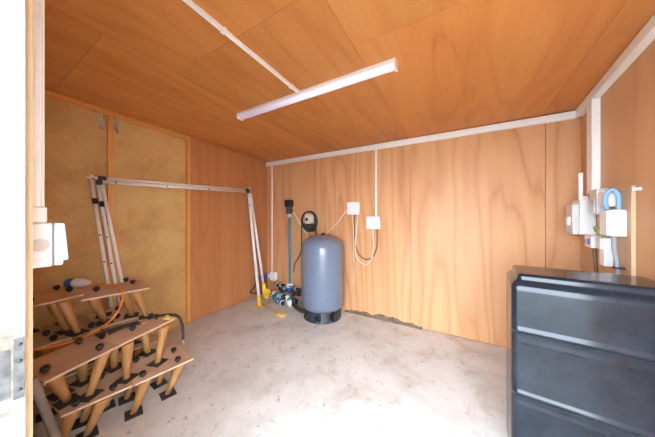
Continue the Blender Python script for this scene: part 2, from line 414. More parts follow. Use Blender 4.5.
# strip light on the ceiling, its supply conduit
lx0, lx1, ly = -1.885, -0.36, 1.46
def cs(x0, x1, y0, y1, d0, d1): return c_hexa(x0, x1, y0, y1, -d0, -d1)
t = thing('strip_light', 'long white fluorescent batten light on the plywood ceiling', 'light', (-1.12, 1.5, zc(1.5) - 0.05))
obj('body', cs(lx0 + 0.012, lx1 - 0.012, ly, ly + 0.066, 0.018, 0.0005), 'lamp_white', t)
dm = bmesh.new()
prof = [(0.0, -0.0182), (0.002, -0.034), (0.010, -0.046), (0.024, -0.051), (0.042, -0.051), (0.056, -0.046), (0.064, -0.034), (0.066, -0.0182)]
A = [dm.verts.new((lx0 + 0.013, ly + p, zc(ly + p) + q)) for p, q in prof]; B = [dm.verts.new((lx1 - 0.013, ly + p, zc(ly + p) + q)) for p, q in prof]
for i in range(len(prof) - 1):
    f = dm.faces.new((A[i], A[i + 1], B[i + 1], B[i])); f.smooth = True
dm.faces.new((A[-1], A[0], B[0], B[-1])); dm.faces.new(A); dm.faces.new(list(reversed(B)))
bmesh.ops.recalc_face_normals(dm, faces=dm.faces)
obj('diffuser', dm, 'diffuser', t)
dn = MATS['diffuser'].node_tree.nodes['Principled BSDF']; dn.inputs['Emission Color'].default_value = (0.82, 0.80, 1.0, 1); dn.inputs['Emission Strength'].default_value = 0.3
for xa in (lx0, lx1 - 0.012):
    obj('end_cap', cs(xa, xa + 0.012, ly - 0.002, ly + 0.068, 0.053, 0.0005), 'lamp_white', t)
t = thing('cable_conduit', 'thin white conduit across the ceiling to the strip light', 'conduit', (-1.13, 0.8, zc(0.8) - 0.016))
obj('tube', cs(-1.141, -1.117, YF + 0.002, ly - 0.003, 0.016, 0.0005), 'white_pvc', t)
for y in (0.78, 1.36): obj('clip', cs(-1.147, -1.111, y, y + 0.018, 0.0185, 0.0003), 'white_pvc', t)

# ================================================================== SWITCH BOX BY THE DOOR (on the inside of the front wall, seen side-on)
t = thing('cable_trunking', 'white vertical trunking inside the doorway above the white switch box', 'cable trunking', (-1.02, YF + 0.02, 1.35))
obj('body', bm_box((-1.055, YF + 0.0004, 1.365), (-1.0, YF + 0.036, 2.38), 0.002, 1), 'white_pvc', t)
obj('lid', bm_box((-1.053, YF + 0.0362, 1.365), (-1.002, YF + 0.042, 2.38), 0.002, 1), 'white_pvc', t)
obj('coupling', bm_box((-1.058, YF + 0.0003, 1.322), (-0.997, YF + 0.046, 1.3648), 0.003, 1), 'white_pvc', t)
t = thing('switch_box', 'white weatherproof switch box beside the doorway, seen from the side', 'switch box', (-1.04, YF + 0.04, 1.20))
obj('back_box', bm_box((-1.09, YF + 0.0004, 1.197), (-1.0, YF + 0.056, 1.320), 0.004, 2), 'white_box', t)
obj('gasket', bm_box((-1.088, YF + 0.0562, 1.199), (-1.002, YF + 0.0588, 1.318), 0.001, 1), 'grey_cable', t)
obj('cover', bm_box((-1.09, YF + 0.059, 1.198), (-1.0, YF + 0.076, 1.320), 0.004, 2), 'white_box', t)
obj('knockout', bm_lathe([(0.018, 0), (0.018, 0.0012), (0.0165, 0.0012), (0.0165, 0.0004)], (-0.9998, YF + 0.033, 1.259), (1, 0, 0), 28), 'offwhite_box', t)
obj('flap', hexa([(-1.085, YF + 0.0762, 1.21), (-1.005, YF + 0.0762, 1.21), (-1.005, YF + 0.087, 1.212), (-1.085, YF + 0.087, 1.212), (-1.085, YF + 0.0762, 1.318), (-1.005, YF + 0.0762, 1.318), (-1.005, YF + 0.079, 1.318), (-1.085, YF + 0.079, 1.318)]), 'white_box', t)

# steel hooks high on the left wall
def hook(label, y, z):
    t = thing('steel_hook', label, 'hook', (XL, y, z))
    x0 = XL - 0.0355
    obj('plate', bm_box((x0, y - 0.016, z - 0.01), (x0 + 0.006, y + 0.016, z + 0.115), 0.001, 1), 'galvanised', t)
    p = smooth_path([(x0 + 0.011, y, z + 0.10), (x0 + 0.012, y, z + 0.02), (x0 + 0.020, y, z - 0.022), (x0 + 0.045, y, z - 0.030), (x0 + 0.066, y, z - 0.012), (x0 + 0.070, y, z + 0.03)], 5)
    obj('bent_rod', bm_tube(p, 0.0075, 8), 'galvanised', t)
    for dz in (0.0, 0.095): obj('screw', bm_lathe([(0.005, 0), (0.004, 0.002), (0, 0.0025)], (x0 + 0.006, y + 0.010, z + dz), (1, 0, 0), 8), 'worn_steel', t)
hook('galvanised steel hook on the left wall, left of the stud', 0.775, 2.215)
hook('galvanised steel hook on the left wall, right of the stud', 0.892, 2.215)

# ================================================================== PRESSURE TANK
tx, ty = -1.618, 2.617
t = thing('pressure_tank', 'tall blue grey cylindrical pressure tank on a black plastic base', 'tank', (tx, ty, 0))
R = 0.284
prof = [(0.18, 0.118), (0.235, 0.128), (0.262, 0.150), (R, 0.19), (R, 0.90), (R - 0.006, 0.95), (R - 0.022, 0.995), (R - 0.05, 1.032), (R - 0.09, 1.06), (R - 0.15, 1.080), (0.06, 1.091), (0.0, 1.093)]
obj('vessel', bm_lathe(prof, (tx, ty, 0), seg=48), 'tank_blue', t)
sk = bmesh.new(); seg = 40                                   # flared skirt with cut-outs at the bottom
rings = []
for (r, z) in ((0.215, 0.135), (0.222, 0.10), (0.232, 0.05), (0.246, 0.012), (0.252, 0.0)):
    rings.append([sk.verts.new((tx + r * math.cos(2 * PI * k / seg), ty + r * math.sin(2 * PI * k / seg), z)) for k in range(seg)])
for i in range(4):
    for k in range(seg):
        if i in (1, 2) and k % 5 in (1, 2): continue
        sk.faces.new((rings[i][k], rings[i + 1][k], rings[i + 1][(k + 1) % seg], rings[i][(k + 1) % seg]))
so = obj('base_skirt', sk, 'tank_base', t)
md = so.modifiers.new('thickness', 'SOLIDIFY'); md.thickness = 0.008
obj('inner_base', bm_lathe([(0.18, 0.0), (0.19, 0.13)], (tx, ty, 0.0005), seg=24), 'tank_base', t)
for k in range(8):
    a = 2 * PI * (k + 0.5) / 8
    q = Matrix.Translation((tx, ty, 0)) @ Matrix.Rotation(a, 4, 'Z')
    obj('base_rib', bm_box((0.19, -0.006, 0.001), (0.252, 0.006, 0.12), 0.002, 1, mat=q), 'tank_base', t)
obj('valve_cap', bm_lathe([(0.03, 0), (0.03, 0.018), (0.02, 0.028), (0.0, 0.030)], (tx + 0.01, ty, 1.092), seg=16), 'black_plastic', t)
obj('lifting_lug', bm_box((tx + 0.06, ty - 0.008, 1.080), (tx + 0.10, ty + 0.008, 1.098), 0.003, 1), 'tank_base', t)

# ================================================================== BLACK WATER TANK (against the right wall)
ang = -math.radians(4.0)
ex = Vector((math.cos(ang), math.sin(ang), 0)); ey = Vector((-math.sin(ang), math.cos(ang), 0))
P0 = Vector((0.213, 1.50, 0))
Wd, Dp = 0.605, 0.375
def rring(inset, z, rad, n=7):
    pts = []
    ix = inset if z > 0.956 else 0.014
    x0, x1, y0, y1 = ix, Wd - ix, inset, Dp - inset
    for (cx, cy, a0) in ((x1 - rad, y1 - rad, 0), (x0 + rad, y1 - rad, PI / 2), (x0 + rad, y0 + rad, PI), (x1 - rad, y0 + rad, 1.5 * PI)):
        for k in range(n):
            a = a0 + (PI / 2) * k / (n - 1)
            q = P0 + ex * (cx + rad * math.cos(a)) + ey * (cy + rad * math.sin(a)); pts.append((q.x, q.y, z))
    return pts
pr = [(0.016, 0.0), (0.012, 0.012)]
for zt_ in (0.165, 0.437, 0.758):                 # a bead above, a shallow channel, a softer bead below
    zb_ = zt_ - 0.062
    pr += [(0.013, zb_ - 0.012), (0.011, zb_ - 0.004), (0.010, zb_), (0.0105, zb_ + 0.006), (0.0118, zb_ + 0.014), (0.012, zt_ - 0.018), (0.008, zt_ - 0.014), (0.002, zt_ - 0.008),
           (0.0, zt_ - 0.003), (0.0006, zt_ + 0.001), (0.0024, zt_ + 0.006), (0.0046, zt_ + 0.012), (0.0064, zt_ + 0.018), (0.0067, zt_ + 0.022)]
pr += [(0.012, 0.955), (0.0135, 0.972), (0.019, 0.987), (0.026, 0.996), (0.036, 1.004), (0.040, 1.012), (0.041, 1.024), (0.044, 1.033), (0.051, 1.038), (0.062, 1.039), (0.10, 1.038)]
tk = bmesh.new(); rings = []
for ins, z in pr: rings.append([tk.verts.new(p) for p in rring(ins, z, max(0.012, 0.035 - ins * 0.3))])
m_ = len(rings[0])
for i in range(len(rings) - 1):
    for k in range(m_): tk.faces.new((rings[i][k], rings[i][(k + 1) % m_], rings[i + 1][(k + 1) % m_], rings[i + 1][k]))
tk.faces.new(list(reversed(rings[0]))); tk.faces.new(rings[-1])
bmesh.ops.recalc_face_normals(tk, faces=tk.faces)
t = thing('water_tank', 'large black ribbed plastic water tank against the right wall', 'water tank', (P0.x + 0.28, P0.y + 0.15, 0))
obj('shell', tk, 'black_poly', t, auto=60)

# ================================================================== FOLDING POLE FRAME leaning on the left wall
t = thing('folding_pole_frame', 'folding frame of pale metal poles with yellow feet leaning on the left wall', 'pole frame', (-2.7, 1.5, 0))
def pole(name, pts, r, mat, parent=None): return obj(name, bm_tube(pts, r, 12), mat, parent or t)
pole('top_pole', [(-2.84, 0.70, 1.690), (-2.84, 2.36, 1.750)], 0.015, 'pole_metal')
pole('top_pole', [(-2.795, 0.715, 1.655), (-2.82, 2.385, 1.715)], 0.015, 'pole_metal')
lf = [((-2.87, 0.685, 1.675), (-2.865, 0.875, 0.0005)), ((-2.82, 0.715, 1.645), (-2.825, 0.925, 0.0005)), ((-2.79, 0.735, 1.63), (-2.795, 0.985, 0.0005))]
for a, c in lf: pole('leg_pole', [a, c], 0.0135, 'pole_white')
pole('leg_pole', [(-2.825, 2.395, 1.735), (-2.615, 2.425, 0.055)], 0.022, 'pole_white')
pole('leg_pole', [(-2.80, 2.415, 1.70), (-2.665, 2.58, 0.14)], 0.020, 'pole_white')
for p0, p1 in (((-2.865, 0.715, 1.672), (-2.818, 0.775, 1.71)), ((-2.83, 0.70, 1.625), (-2.775, 0.735, 1.672)), ((-2.855, 2.345, 1.70), (-2.795, 2.40, 1.765))):
    obj('hinge_joint', bm_box(p0, p1, 0.008, 2), 'black_plastic', t)
for a, c in lf[:2]:
    v = Vector(a).lerp(Vector(c), 0.10); obj('hinge_joint', bm_tube([v, v + (Vector(c) - Vector(a)) * 0.03], 0.020, 10), 'black_plastic', t)
for (x, y, z) in ((-2.84, 0.678, 1.688), (-2.872, 0.668, 1.68), (-2.815, 2.40, 1.768)):
    obj('pole_cap', bm_lathe([(0.017, 0), (0.017, 0.02), (0.009, 0.028), (0, 0.029)], (x, y, z), seg=12), 'pole_white', t)
for fr in (0.07, 0.33, 0.62):                          # spring buttons along the poles
    v = Vector((-2.795, 0.715, 1.655)).lerp(Vector((-2.82, 2.385, 1.715)), fr)
    obj('spring_button', bm_lathe([(0.007, 0.012), (0.007, 0.021), (0, 0.022)], v, (0.9, -0.4, 0), 8), 'black_plastic', t)
for a, c in lf[:2]:
    for fr in (0.3, 0.45):
        v = Vector(a).lerp(Vector(c), fr); obj('spring_button', bm_lathe([(0.007, 0.010), (0.007, 0.019), (0, 0.02)], v, (0.9, -0.4, 0), 8), 'black_plastic', t)
v = Vector((-2.825, 2.395, 1.735)).lerp(Vector((-2.615, 2.425, 0.055)), 0.13)
obj('spring_button', bm_lathe([(0.010, 0.016), (0.010, 0.028), (0, 0.03)], v, (0.7, -0.7, 0), 8), 'black_plastic', t)
ft = obj('foot', bm_tube([(-2.627, 2.4235, 0.15), (-2.611, 2.426, 0.012)], 0.028, 12), 'yellow_plastic', t)
obj('foot_pad', bm_box((-2.68, 2.385, 0.001), (-2.575, 2.47, 0.016), 0.004, 1), 'yellow_plastic', ft)
fb = obj('foot', bm_tube([(-2.676, 2.567, 0.29), (-2.662, 2.585, 0.06)], 0.03, 12), 'yellow_plastic', t)
obj('hinge_bracket', bm_box((-2.655, 2.545, 0.07), (-2.565, 2.60, 0.215), 0.014, 2, mat=Matrix.Translation((-2.62, 2.57, 0.14)) @ Matrix.Rotation(0.35, 4, 'Y') @ Matrix.Translation((2.62, -2.57, -0.14))), 'yellow_plastic', fb)
obj('bracket_pin', bm_tube([(-2.66, 2.535, 0.14), (-2.56, 2.535, 0.14)], 0.012, 8), 'yellow_plastic', fb)
rod = obj('folded_stay', bm_tube([(-2.60, 2.435, 0.03), (-2.12, 2.335, 0.022)], 0.011, 8), 'brass', t)
obj('stay_foot', bm_box((-2.16, 2.285, 0.001), (-2.03, 2.36, 0.035), 0.010, 2), 'pale_yellow', t)

# ================================================================== PIPEWORK IN THE BACK LEFT CORNER
t = thing('pipe_manifold', 'floor manifold of black pipe, blue valves and white unions by the blue tank', 'pipework', (-2.3, 2.72, 0))
obj('main_pipe', bm_tube([(-2.72, 2.80, 0.075), (-2.10, 2.66, 0.075)], 0.027, 12), 'black_plastic', t)
obj('main_pipe', bm_tube([(-2.62, 2.86, 0.155), (-2.02, 2.80, 0.155)], 0.024, 12), 'black_plastic', t)
def lerp(a, c, f): return Vector(a).lerp(Vector(c), f)
a, c = (-2.72, 2.80, 0.075), (-2.10, 2.66, 0.075)
dirv = (Vector(c) - Vector(a)).normalized()
for f, m, r in ((0.10, 'offwhite_box', 0.046), (0.27, 'teal_plastic', 0.044), (0.40, 'sky_blue_hose', 0.050), (0.55, 'black_plastic', 0.05), (0.66, 'white_box', 0.048), (0.80, 'teal_plastic', 0.05), (0.93, 'black_plastic', 0.048)):
    p = lerp(a, c, f)
    obj('union', bm_lathe([(r * 0.75, -0.03), (r, -0.022), (r, 0.022), (r * 0.75, 0.03)], p, dirv, 14), m, t)
a2, c2 = (-2.62, 2.86, 0.155), (-2.02, 2.80, 0.155); d2 = (Vector(c2) - Vector(a2)).normalized()
for f, m, r in ((0.08, 'black_plastic', 0.045), (0.25, 'sky_blue_hose', 0.045), (0.42, 'blue_plastic', 0.044), (0.75, 'black_plastic', 0.045), (0.9, 'teal_plastic', 0.042)):
    p = lerp(a2, c2, f)
    obj('union', bm_lathe([(r * 0.75, -0.028), (r, -0.02), (r, 0.02), (r * 0.75, 0.028)], p, d2, 14), m, t)
for (x, y, z, m, r) in ((-2.66, 2.74, 0.045, 'black_plastic', 0.04), (-2.56, 2.70, 0.048, 'teal_plastic', 0.044), (-2.44, 2.63, 0.045, 'sky_blue_hose', 0.042), (-2.33, 2.60, 0.045, 'black_plastic', 0.042), (-2.66, 2.84, 0.20, 'black_plastic', 0.036), (-2.55, 2.83, 0.225, 'black_plastic', 0.034), (-2.22, 2.80, 0.22, 'black_plastic', 0.034)):
    ub = obj('tee_fitting', bm_lathe([(r * 0.7, -0.04), (r, -0.03), (r, 0.0), (r * 0.8, 0.004), (r * 0.8, 0.03), (r * 0.6, 0.045)], (x, y, z), (0.9, -0.35, 0.0), 14), m, t)
    obj('clamp_ring', bm_lathe([(r * 0.85, 0.006), (r * 1.05, 0.01), (r * 1.05, 0.022), (r * 0.85, 0.026)], (x, y, z), (0.9, -0.35, 0.0), 14), 'black_plastic' if m != 'black_plastic' else 'offwhite_box', ub)
for f in (0.2, 0.5, 0.85):
    p = lerp(a2, c2, f)
    vv = obj('valve', bm_lathe([(0.02, 0), (0.018, 0.05), (0.012, 0.055), (0.012, 0.075)], p, (0, -0.2, 1), 10), 'black_plastic', t)
    obj('handle', bm_box((p.x - 0.055, p.y - 0.028, p.z + 0.072), (p.x + 0.035, p.y - 0.006, p.z + 0.086), 0.003, 1), 'blue_plastic' if f == 0.5 else 'black_plastic', vv)
for f in (0.33, 0.72):
    p = lerp(a, c, f); q = lerp(a2, c2, f)
    obj('link_pipe', bm_tube(smooth_path([p, (p + q) / 2 + Vector((0, -0.03, 0.02)), q], 4), 0.02, 10), 'black_plastic', t)
    obj('support', bm_box((p.x - 0.02, p.y - 0.018, 0.0), (p.x + 0.02, p.y + 0.018, 0.05), 0.003, 1), 'black_plastic', t)
obj('outlet', bm_lathe([(0.03, 0), (0.046, 0.01), (0.046, 0.05), (0.03, 0.055)], (-2.21, 2.655, 0.055), (0.5, -0.85, 0.05), 14), 'white_box', t)
obj('outlet', bm_lathe([(0.03, 0), (0.044, 0.01), (0.044, 0.055), (0.03, 0.06)], (-2.36, 2.69, 0.07), (0.5, -0.85, 0.05), 14), 'black_plastic', t)
obj('outlet', bm_lathe([(0.03, 0), (0.044, 0.01), (0.044, 0.05), (0.03, 0.055)], (-2.48, 2.72, 0.09), (0.5, -0.85, 0.05), 14), 'sky_blue_hose', t)
tag(obj('supply_hose', bm_tube(smooth_path([(-2.13, 2.62, 0.055), (-2.02, 2.565, 0.045), (-1.92, 2.53, 0.04), (-1.86, 2.53, 0.042)], 6), 0.028, 12), 'black_rubber'),
    'thick black hose on the floor leading into the tank base', 'hose')

t = thing('riser_pipe', 'vertical blue water pipe on the back wall left of the tank', 'pipe', (-2.42, 2.87, 0.2))
obj('pipe', bm_tube([(-2.40, 2.868, 0.20), (-2.405, 2.868, 1.33)], 0.020, 12), 'pipe_blue', t)
obj('bottom_union', bm_lathe([(0.032, 0), (0.046, 0.008), (0.046, 0.06), (0.03, 0.07)], (-2.40, 2.868, 0.188), seg=14), 'white_box', t)
obj('cable_tie', bm_lathe([(0.026, 0), (0.028, 0.004), (0.028, 0.014), (0.026, 0.018)], (-2.40, 2.868, 0.72), seg=12), 'teal_plastic', t)
t = thing('pressure_switch', 'small pressure switch with a black cap above the blue pipe', 'switch', (-2.40, 2.868, 1.33))
obj('collar', bm_lathe([(0.028, 0), (0.034, 0.01), (0.034, 0.05), (0.026, 0.06)], (-2.405, 2.868, 1.3305), seg=14), 'offwhite_box', t)
obj('body', bm_box((-2.455, 2.83, 1.391), (-2.365, 2.905, 1.50), 0.012, 2), 'worn_steel', t)
obj('cap', bm_box((-2.475, 2.815, 1.5005), (-2.345, 2.911, 1.615), 0.018, 3), 'black_plastic', t)
obj('gland', bm_lathe([(0.018, 0), (0.018, 0.03), (0.012, 0.04)], (-2.367, 2.862, 1.44), (1, 0, -0.25), 10), 'black_plastic', t)

# pump controller with a coil of black cable hung round it
pc = Vector((-2.005, 2.88, 1.29))
t = thing('pump_controller', 'cream pump controller with a small dial on the back wall', 'controller', (pc.x, pc.y, pc.z - 0.1))
obj('housing', bm_box((pc.x - 0.085, 2.835, pc.z - 0.06), (pc.x + 0.085, 2.9128, pc.z + 0.10), 0.03, 4), 'offwhite_box', t)
obj('dial', bm_lathe([(0.024, 0), (0.022, 0.012), (0, 0.013)], (pc.x - 0.03, 2.8345, pc.z + 0.01), (0, -1, 0), 16), 'black_plastic', t)
obj('lamp_window', bm_box((pc.x + 0.005, 2.829, pc.z + 0.01), (pc.x + 0.055, 2.836, pc.z + 0.055), 0.004, 1), 'pale_yellow', t)
obj('inlet', bm_lathe([(0.05, 0), (0.05, 0.03), (0.03, 0.05)], (pc.x, 2.86, pc.z - 0.061), (0, 0, -1), 16), 'black_plastic', t)
cb = bmesh.new()
for k in range(4):
    rr_ = random.Random(k); R1 = 0.118 + 0.007 * k
    pts = [(pc.x + 0.006 * k - 0.01 + R1 * math.cos(a), 2.85 - 0.008 * (k % 3) , pc.z - 0.008 + (R1 + 0.018) * math.sin(a) - 0.004 * k) for a in [2 * PI * j / 30 for j in range(30)]]
    pts.append(pts[0]); bm_tube(pts, 0.0085, 6, bm=cb, cap=False)
bm_tube(smooth_path([(pc.x - 0.115, 2.83, pc.z + 0.02), (pc.x - 0.150, 2.86, pc.z - 0.12), (pc.x - 0.168, 2.89, pc.z - 0.30), (pc.x - 0.18, 2.895, pc.z - 0.48), (pc.x - 0.24, 2.90, pc.z - 0.60), (pc.x - 0.31, 2.90, pc.z - 0.70), (pc.x - 0.335, 2.895, pc.z - 0.85)], 6), 0.009, 6, bm=cb)
bm_tube(smooth_path([(pc.x + 0.10, 2.84, pc.z + 0.02), (pc.x + 0.112, 2.86, pc.z - 0.1), (pc.x + 0.11, 2.88, pc.z - 0.22), (pc.x + 0.13, 2.88, pc.z - 0.32)], 6), 0.008, 6, bm=cb)
for k in range(2):
    pts = [(pc.x + (0.085 - 0.02 * k) * math.cos(a), 2.826, pc.z - 0.05 + (0.085 - 0.012 * k) * math.sin(a)) for a in [PI + PI * j / 14 for j in range(15)]]
    bm_tube(pts, 0.008, 6, bm=cb)
tag(obj('coiled_cable', cb, 'black_rubber'), 'coil of black cable hung around the cream pump controller', 'cable')

# wall boxes and their flexes
def wall_box(label, x, z, w, h, d=0.055, name='socket_box'):
    t = thing(name, label, 'electrical box', (x, YB, z - h / 2))
    obj('back_box', bm_box((x - w / 2, YB - d, z - h / 2), (x + w / 2, YB - 0.0005, z + h / 2), 0.010, 3), 'white_box', t)
    obj('cover', bm_box((x - w / 2 - 0.003, YB - d - 0.012, z - h / 2 - 0.003), (x + w / 2 + 0.003, YB - d - 0.0004, z + h / 2 + 0.003), 0.005, 2), 'white_box', t)
    for sx in (-1, 1):
        obj('screw', bm_lathe([(0.005, 0), (0.004, 0.0015), (0, 0.002)], (x + sx * w * 0.36, YB - d - 0.012, z), (0, -1, 0), 8), 'offwhite_box', t)
    return t
t = wall_box('square white box left of the pair on the back wall', -1.275, 1.455, 0.165, 0.165)
obj('switch', bm_box((-1.30, YB - 0.072, 1.43), (-1.25, YB - 0.0672, 1.48), 0.003, 1), 'white_box', t)
t = wall_box('lower white box under the thin conduit on the back wall', -0.99, 1.262, 0.175, 0.155)
obj('switch', bm_box((-1.03, YB - 0.072, 1.245), (-0.985, YB - 0.0672, 1.285), 0.003, 1), 'white_box', t)
t = wall_box('small white socket low on the back wall with a blue plug', -2.765, 0.325, 0.12, 0.13, 0.05)
pl = thing('blue_plug', 'blue and white industrial plug in the low corner socket', 'plug', (-2.85, 2.80, 0.3))
obj('blue_collar', bm_lathe([(0.03, 0), (0.040, 0.005), (0.040, 0.045), (0.034, 0.052)], (-2.848, 2.818, 0.335), (-0.5, -0.85, -0.1), 16), 'blue_plastic', pl)
obj('plug_body', bm_lathe([(0.03, 0.053), (0.034, 0.06), (0.030, 0.11), (0.016, 0.13)], (-2.848, 2.818, 0.335), (-0.5, -0.85, -0.1), 16), 'blue_plastic', pl)
obj('white_ring', bm_lathe([(0.03, -0.028), (0.038, -0.024), (0.038, -0.0005), (0.03, -0.0003)], (-2.848, 2.818, 0.335), (-0.5, -0.85, -0.1), 16), 'white_box', pl)
tag(obj('plug_cable', bm_tube(smooth_path([(-2.914, 2.705, 0.321), (-2.933, 2.66, 0.27), (-2.935, 2.60, 0.17), (-2.93, 2.52, 0.13), (-2.88, 2.55, 0.105), (-2.80, 2.66, 0.10), (-2.70, 2.78, 0.12)], 7), 0.0115, 8), 'black_rubber'),
    'black cable looping from the blue plug in the corner', 'cable')
def cable(label, pts, r, mat, name='flex_cable', group=None):
    return tag(obj(name, bm_tube(smooth_path(pts, 6), r, 8), mat), label, 'cable', group)
yc = YB - 0.013
cable('white flex swagging from the pressure switch to the square white box', [(-2.33, 2.85, 1.425), (-2.27, 2.88, 1.34), (-2.17, 2.90, 1.17), (-2.05, 2.90, 1.065), (-1.90, 2.895, 1.035), (-1.74, 2.895, 1.085), (-1.58, 2.90, 1.21), (-1.45, 2.90, 1.36), (-1.365, 2.885, 1.45)], 0.0075, 'white_cable')
cable('dark flex hanging in a loop between the two white boxes', [(-1.275, yc, 1.37), (-1.27, yc, 1.15), (-1.255, yc, 0.95), (-1.20, yc, 0.82), (-1.10, yc, 0.765), (-1.0, yc, 0.82), (-0.955, yc, 0.95), (-0.95, yc, 1.10), (-0.95, yc, 1.18)], 0.008, 'brown_cable')
cable('white flex hanging in a loop between the two white boxes', [(-1.215, yc - 0.016, 1.37), (-1.235, yc - 0.016, 1.15), (-1.255, yc - 0.016, 0.95), (-1.235, yc - 0.016, 0.79), (-1.12, yc - 0.016, 0.70), (-1.03, yc - 0.016, 0.76), (-0.995, yc - 0.016, 0.95), (-1.0, yc - 0.016, 1.10), (-1.0, yc - 0.016, 1.18)], 0.008, 'white_cable')
cable('loose white flex end dangling below the square white box', [(-1.29, yc - 0.03, 1.37), (-1.275, yc - 0.03, 1.1), (-1.27, yc - 0.03, 0.8), (-1.255, yc - 0.03, 0.68), (-1.265, yc - 0.03, 0.55), (-1.26, yc - 0.03, 0.42)], 0.0055, 'white_cable')

# ================================================================== METER BOARD on the right wall
def rbox(name, y0, y1, d0, d1, z0, z1, mat, parent, bev=0.004):
    """d0..d1: distance proud of the right wall face"""
    th = math.atan(0.06)
    M = Matrix.Translation((xr(y0), y0, 0)) @ Matrix.Rotation(-th, 4, 'Z')
    Lw = (y1 - y0) / math.cos(th)
    return obj(name, bm_box((-d1, 0, z0), (-d0, Lw, z1), bev, 2, mat=M), mat, parent)
def rp(y, d, z): return (xr(y) - d, y, z)
t = thing('backing_board', 'upright pale plywood backing board behind the white electrical boxes', 'board', rp(2.3, 0, 0.9))
rbox('plywood', 2.045, 2.72, 0.0006, 0.0186, 0.88, 1.52, 'meter_ply', t, 0.001)
tag(rbox('wall_peg', 1.985, 2.0, 0.0005, 0.032, 1.488, 1.503, 'white_box', None, 0.003), 'small white peg sticking out right of the backing board', 'peg')
B0 = 0.0189
t = thing('isolator_box', 'stepped white isolator box in the right corner, left of the trunking', 'electrical box', rp(2.55, B0, 1.17))
rbox('enclosure', 2.52, 2.70, B0, 0.105, 1.20, 1.475, 'white_box', t, 0.008)
rbox('front_cover', 2.53, 2.70, 0.1055, 0.145, 1.20, 1.44, 'offwhite_box', t, 0.008)
rbox('lever', 2.56, 2.62, 0.1455, 0.165, 1.27, 1.34, 'white_box', t, 0.004)
t = thing('stub_conduit', 'short upright white conduit stub above the isolator box', 'conduit', rp(2.68, B0, 1.476))
rbox('tube', 2.665, 2.695, 0.05, 0.075, 1.4765, 1.70, 'white_pvc', t, 0.006)
rbox('bracket', 2.67, 2.69, B0, 0.0498, 1.478, 1.51, 'white_pvc', t, 0.002)
t = thing('meter', 'grey meter with a clear window beside the trunking', 'meter', rp(2.42, B0, 1.35))
rbox('case', 2.305, 2.43, B0, 0.080, 1.355, 1.535, 'offwhite_box', t, 0.008)
w_ = rbox('window', 2.32, 2.415, 0.0805, 0.090, 1.37, 1.46, 'clear_window', t, 0.003)
rbox('side_window', 2.293, 2.3045, 0.03, 0.072, 1.375, 1.455, 'clear_window', t, 0.003)
t = thing('junction_box', 'white box with a blue hose arching out of its top, upper middle of the board', 'electrical box', rp(2.3, B0, 1.44))
rbox('box', 2.19, 2.288, B0, 0.070, 1.405, 1.51, 'white_box', t, 0.006)
rbox('cover', 2.195, 2.283, 0.0705, 0.080, 1.41, 1.505, 'white_box', t, 0.003)
t = thing('fuse_box', 'largest white fuse box on the right of the backing board', 'electrical box', rp(2.2, B0, 1.2))
rbox('box', 2.085, 2.20, B0, 0.088, 1.218, 1.382, 'white_box', t, 0.008)
rbox('cover', 2.09, 2.195, 0.0885, 0.100, 1.222, 1.378, 'white_box', t, 0.005)
t = thing('switch_unit', 'small white switch unit with a blue mark below the isolator box', 'electrical box', rp(2.45, B0, 1.1))
rbox('box', 2.40, 2.53, B0, 0.08, 1.11, 1.20, 'white_box', t, 0.005)
rbox('blue_mark', 2.425, 2.45, 0.0802, 0.083, 1.135, 1.175, 'blue_plastic', t, 0.001)
rbox('toggle', 2.46, 2.485, 0.0802, 0.092, 1.14, 1.165, 'grey_cable', t, 0.001)
t = thing('terminal_box', 'tall narrow white terminal box above the black tank', 'electrical box', rp(2.33, B0, 1.0))
rbox('upper_box', 2.25, 2.34, B0, 0.07, 1.115, 1.195, 'white_box', t, 0.004)
rbox('lower_box', 2.255, 2.335, B0, 0.06, 1.005, 1.1145, 'white_box', t, 0.004)
rbox('cover', 2.26, 2.33, 0.0705, 0.078, 1.12, 1.19, 'white_box', t, 0.002)
cable('pale blue flexible hose arching over the electrical boxes', [rp(2.135, 0.085, 1.384), rp(2.145, 0.092, 1.44), rp(2.145, 0.085, 1.485), rp(2.14, 0.062, 1.508), rp(2.135, 0.042, 1.485), rp(2.13, 0.038, 1.44), rp(2.13, 0.040, 1.384)], 0.0125, 'sky_blue_hose', 'flexible_hose')
cable('grey cable hanging from the largest white fuse box', [rp(2.14, 0.055, 1.216), rp(2.14, 0.055, 1.14), rp(2.125, 0.05, 1.07), rp(2.12, 0.045, 0.98), rp(2.12, 0.04, 0.90)], 0.012, 'grey_cable')
tag(obj('cable_clip', bm_box((-0.03, -0.02, 0), (0.012, 0.02, 0.012), 0.002, 1, mat=Matrix.Translation(rp(2.12, 0.034, 1.015))), 'black_plastic'), 'black clip holding the grey cable on the backing board', 'clip')
cable('dark brown cable dropping behind the black tank', [rp(2.47, 0.045, 1.108), rp(2.465, 0.045, 1.05), rp(2.455, 0.042, 0.98), rp(2.45, 0.04, 0.90)], 0.011, 'brown_cable')
cable('green and yellow earth wire between the white boxes', [rp(2.36, 0.07, 1.235), rp(2.33, 0.085, 1.262), rp(2.30, 0.085, 1.265), rp(2.28, 0.075, 1.245), rp(2.27, 0.06, 1.20)], 0.007, 'earth_green')
cable('bare dark earth wire below the grey meter', [rp(2.30, 0.05, 1.352), rp(2.285, 0.06, 1.31), rp(2.28, 0.06, 1.26), rp(2.275, 0.05, 1.20)], 0.006, 'grey_cable')

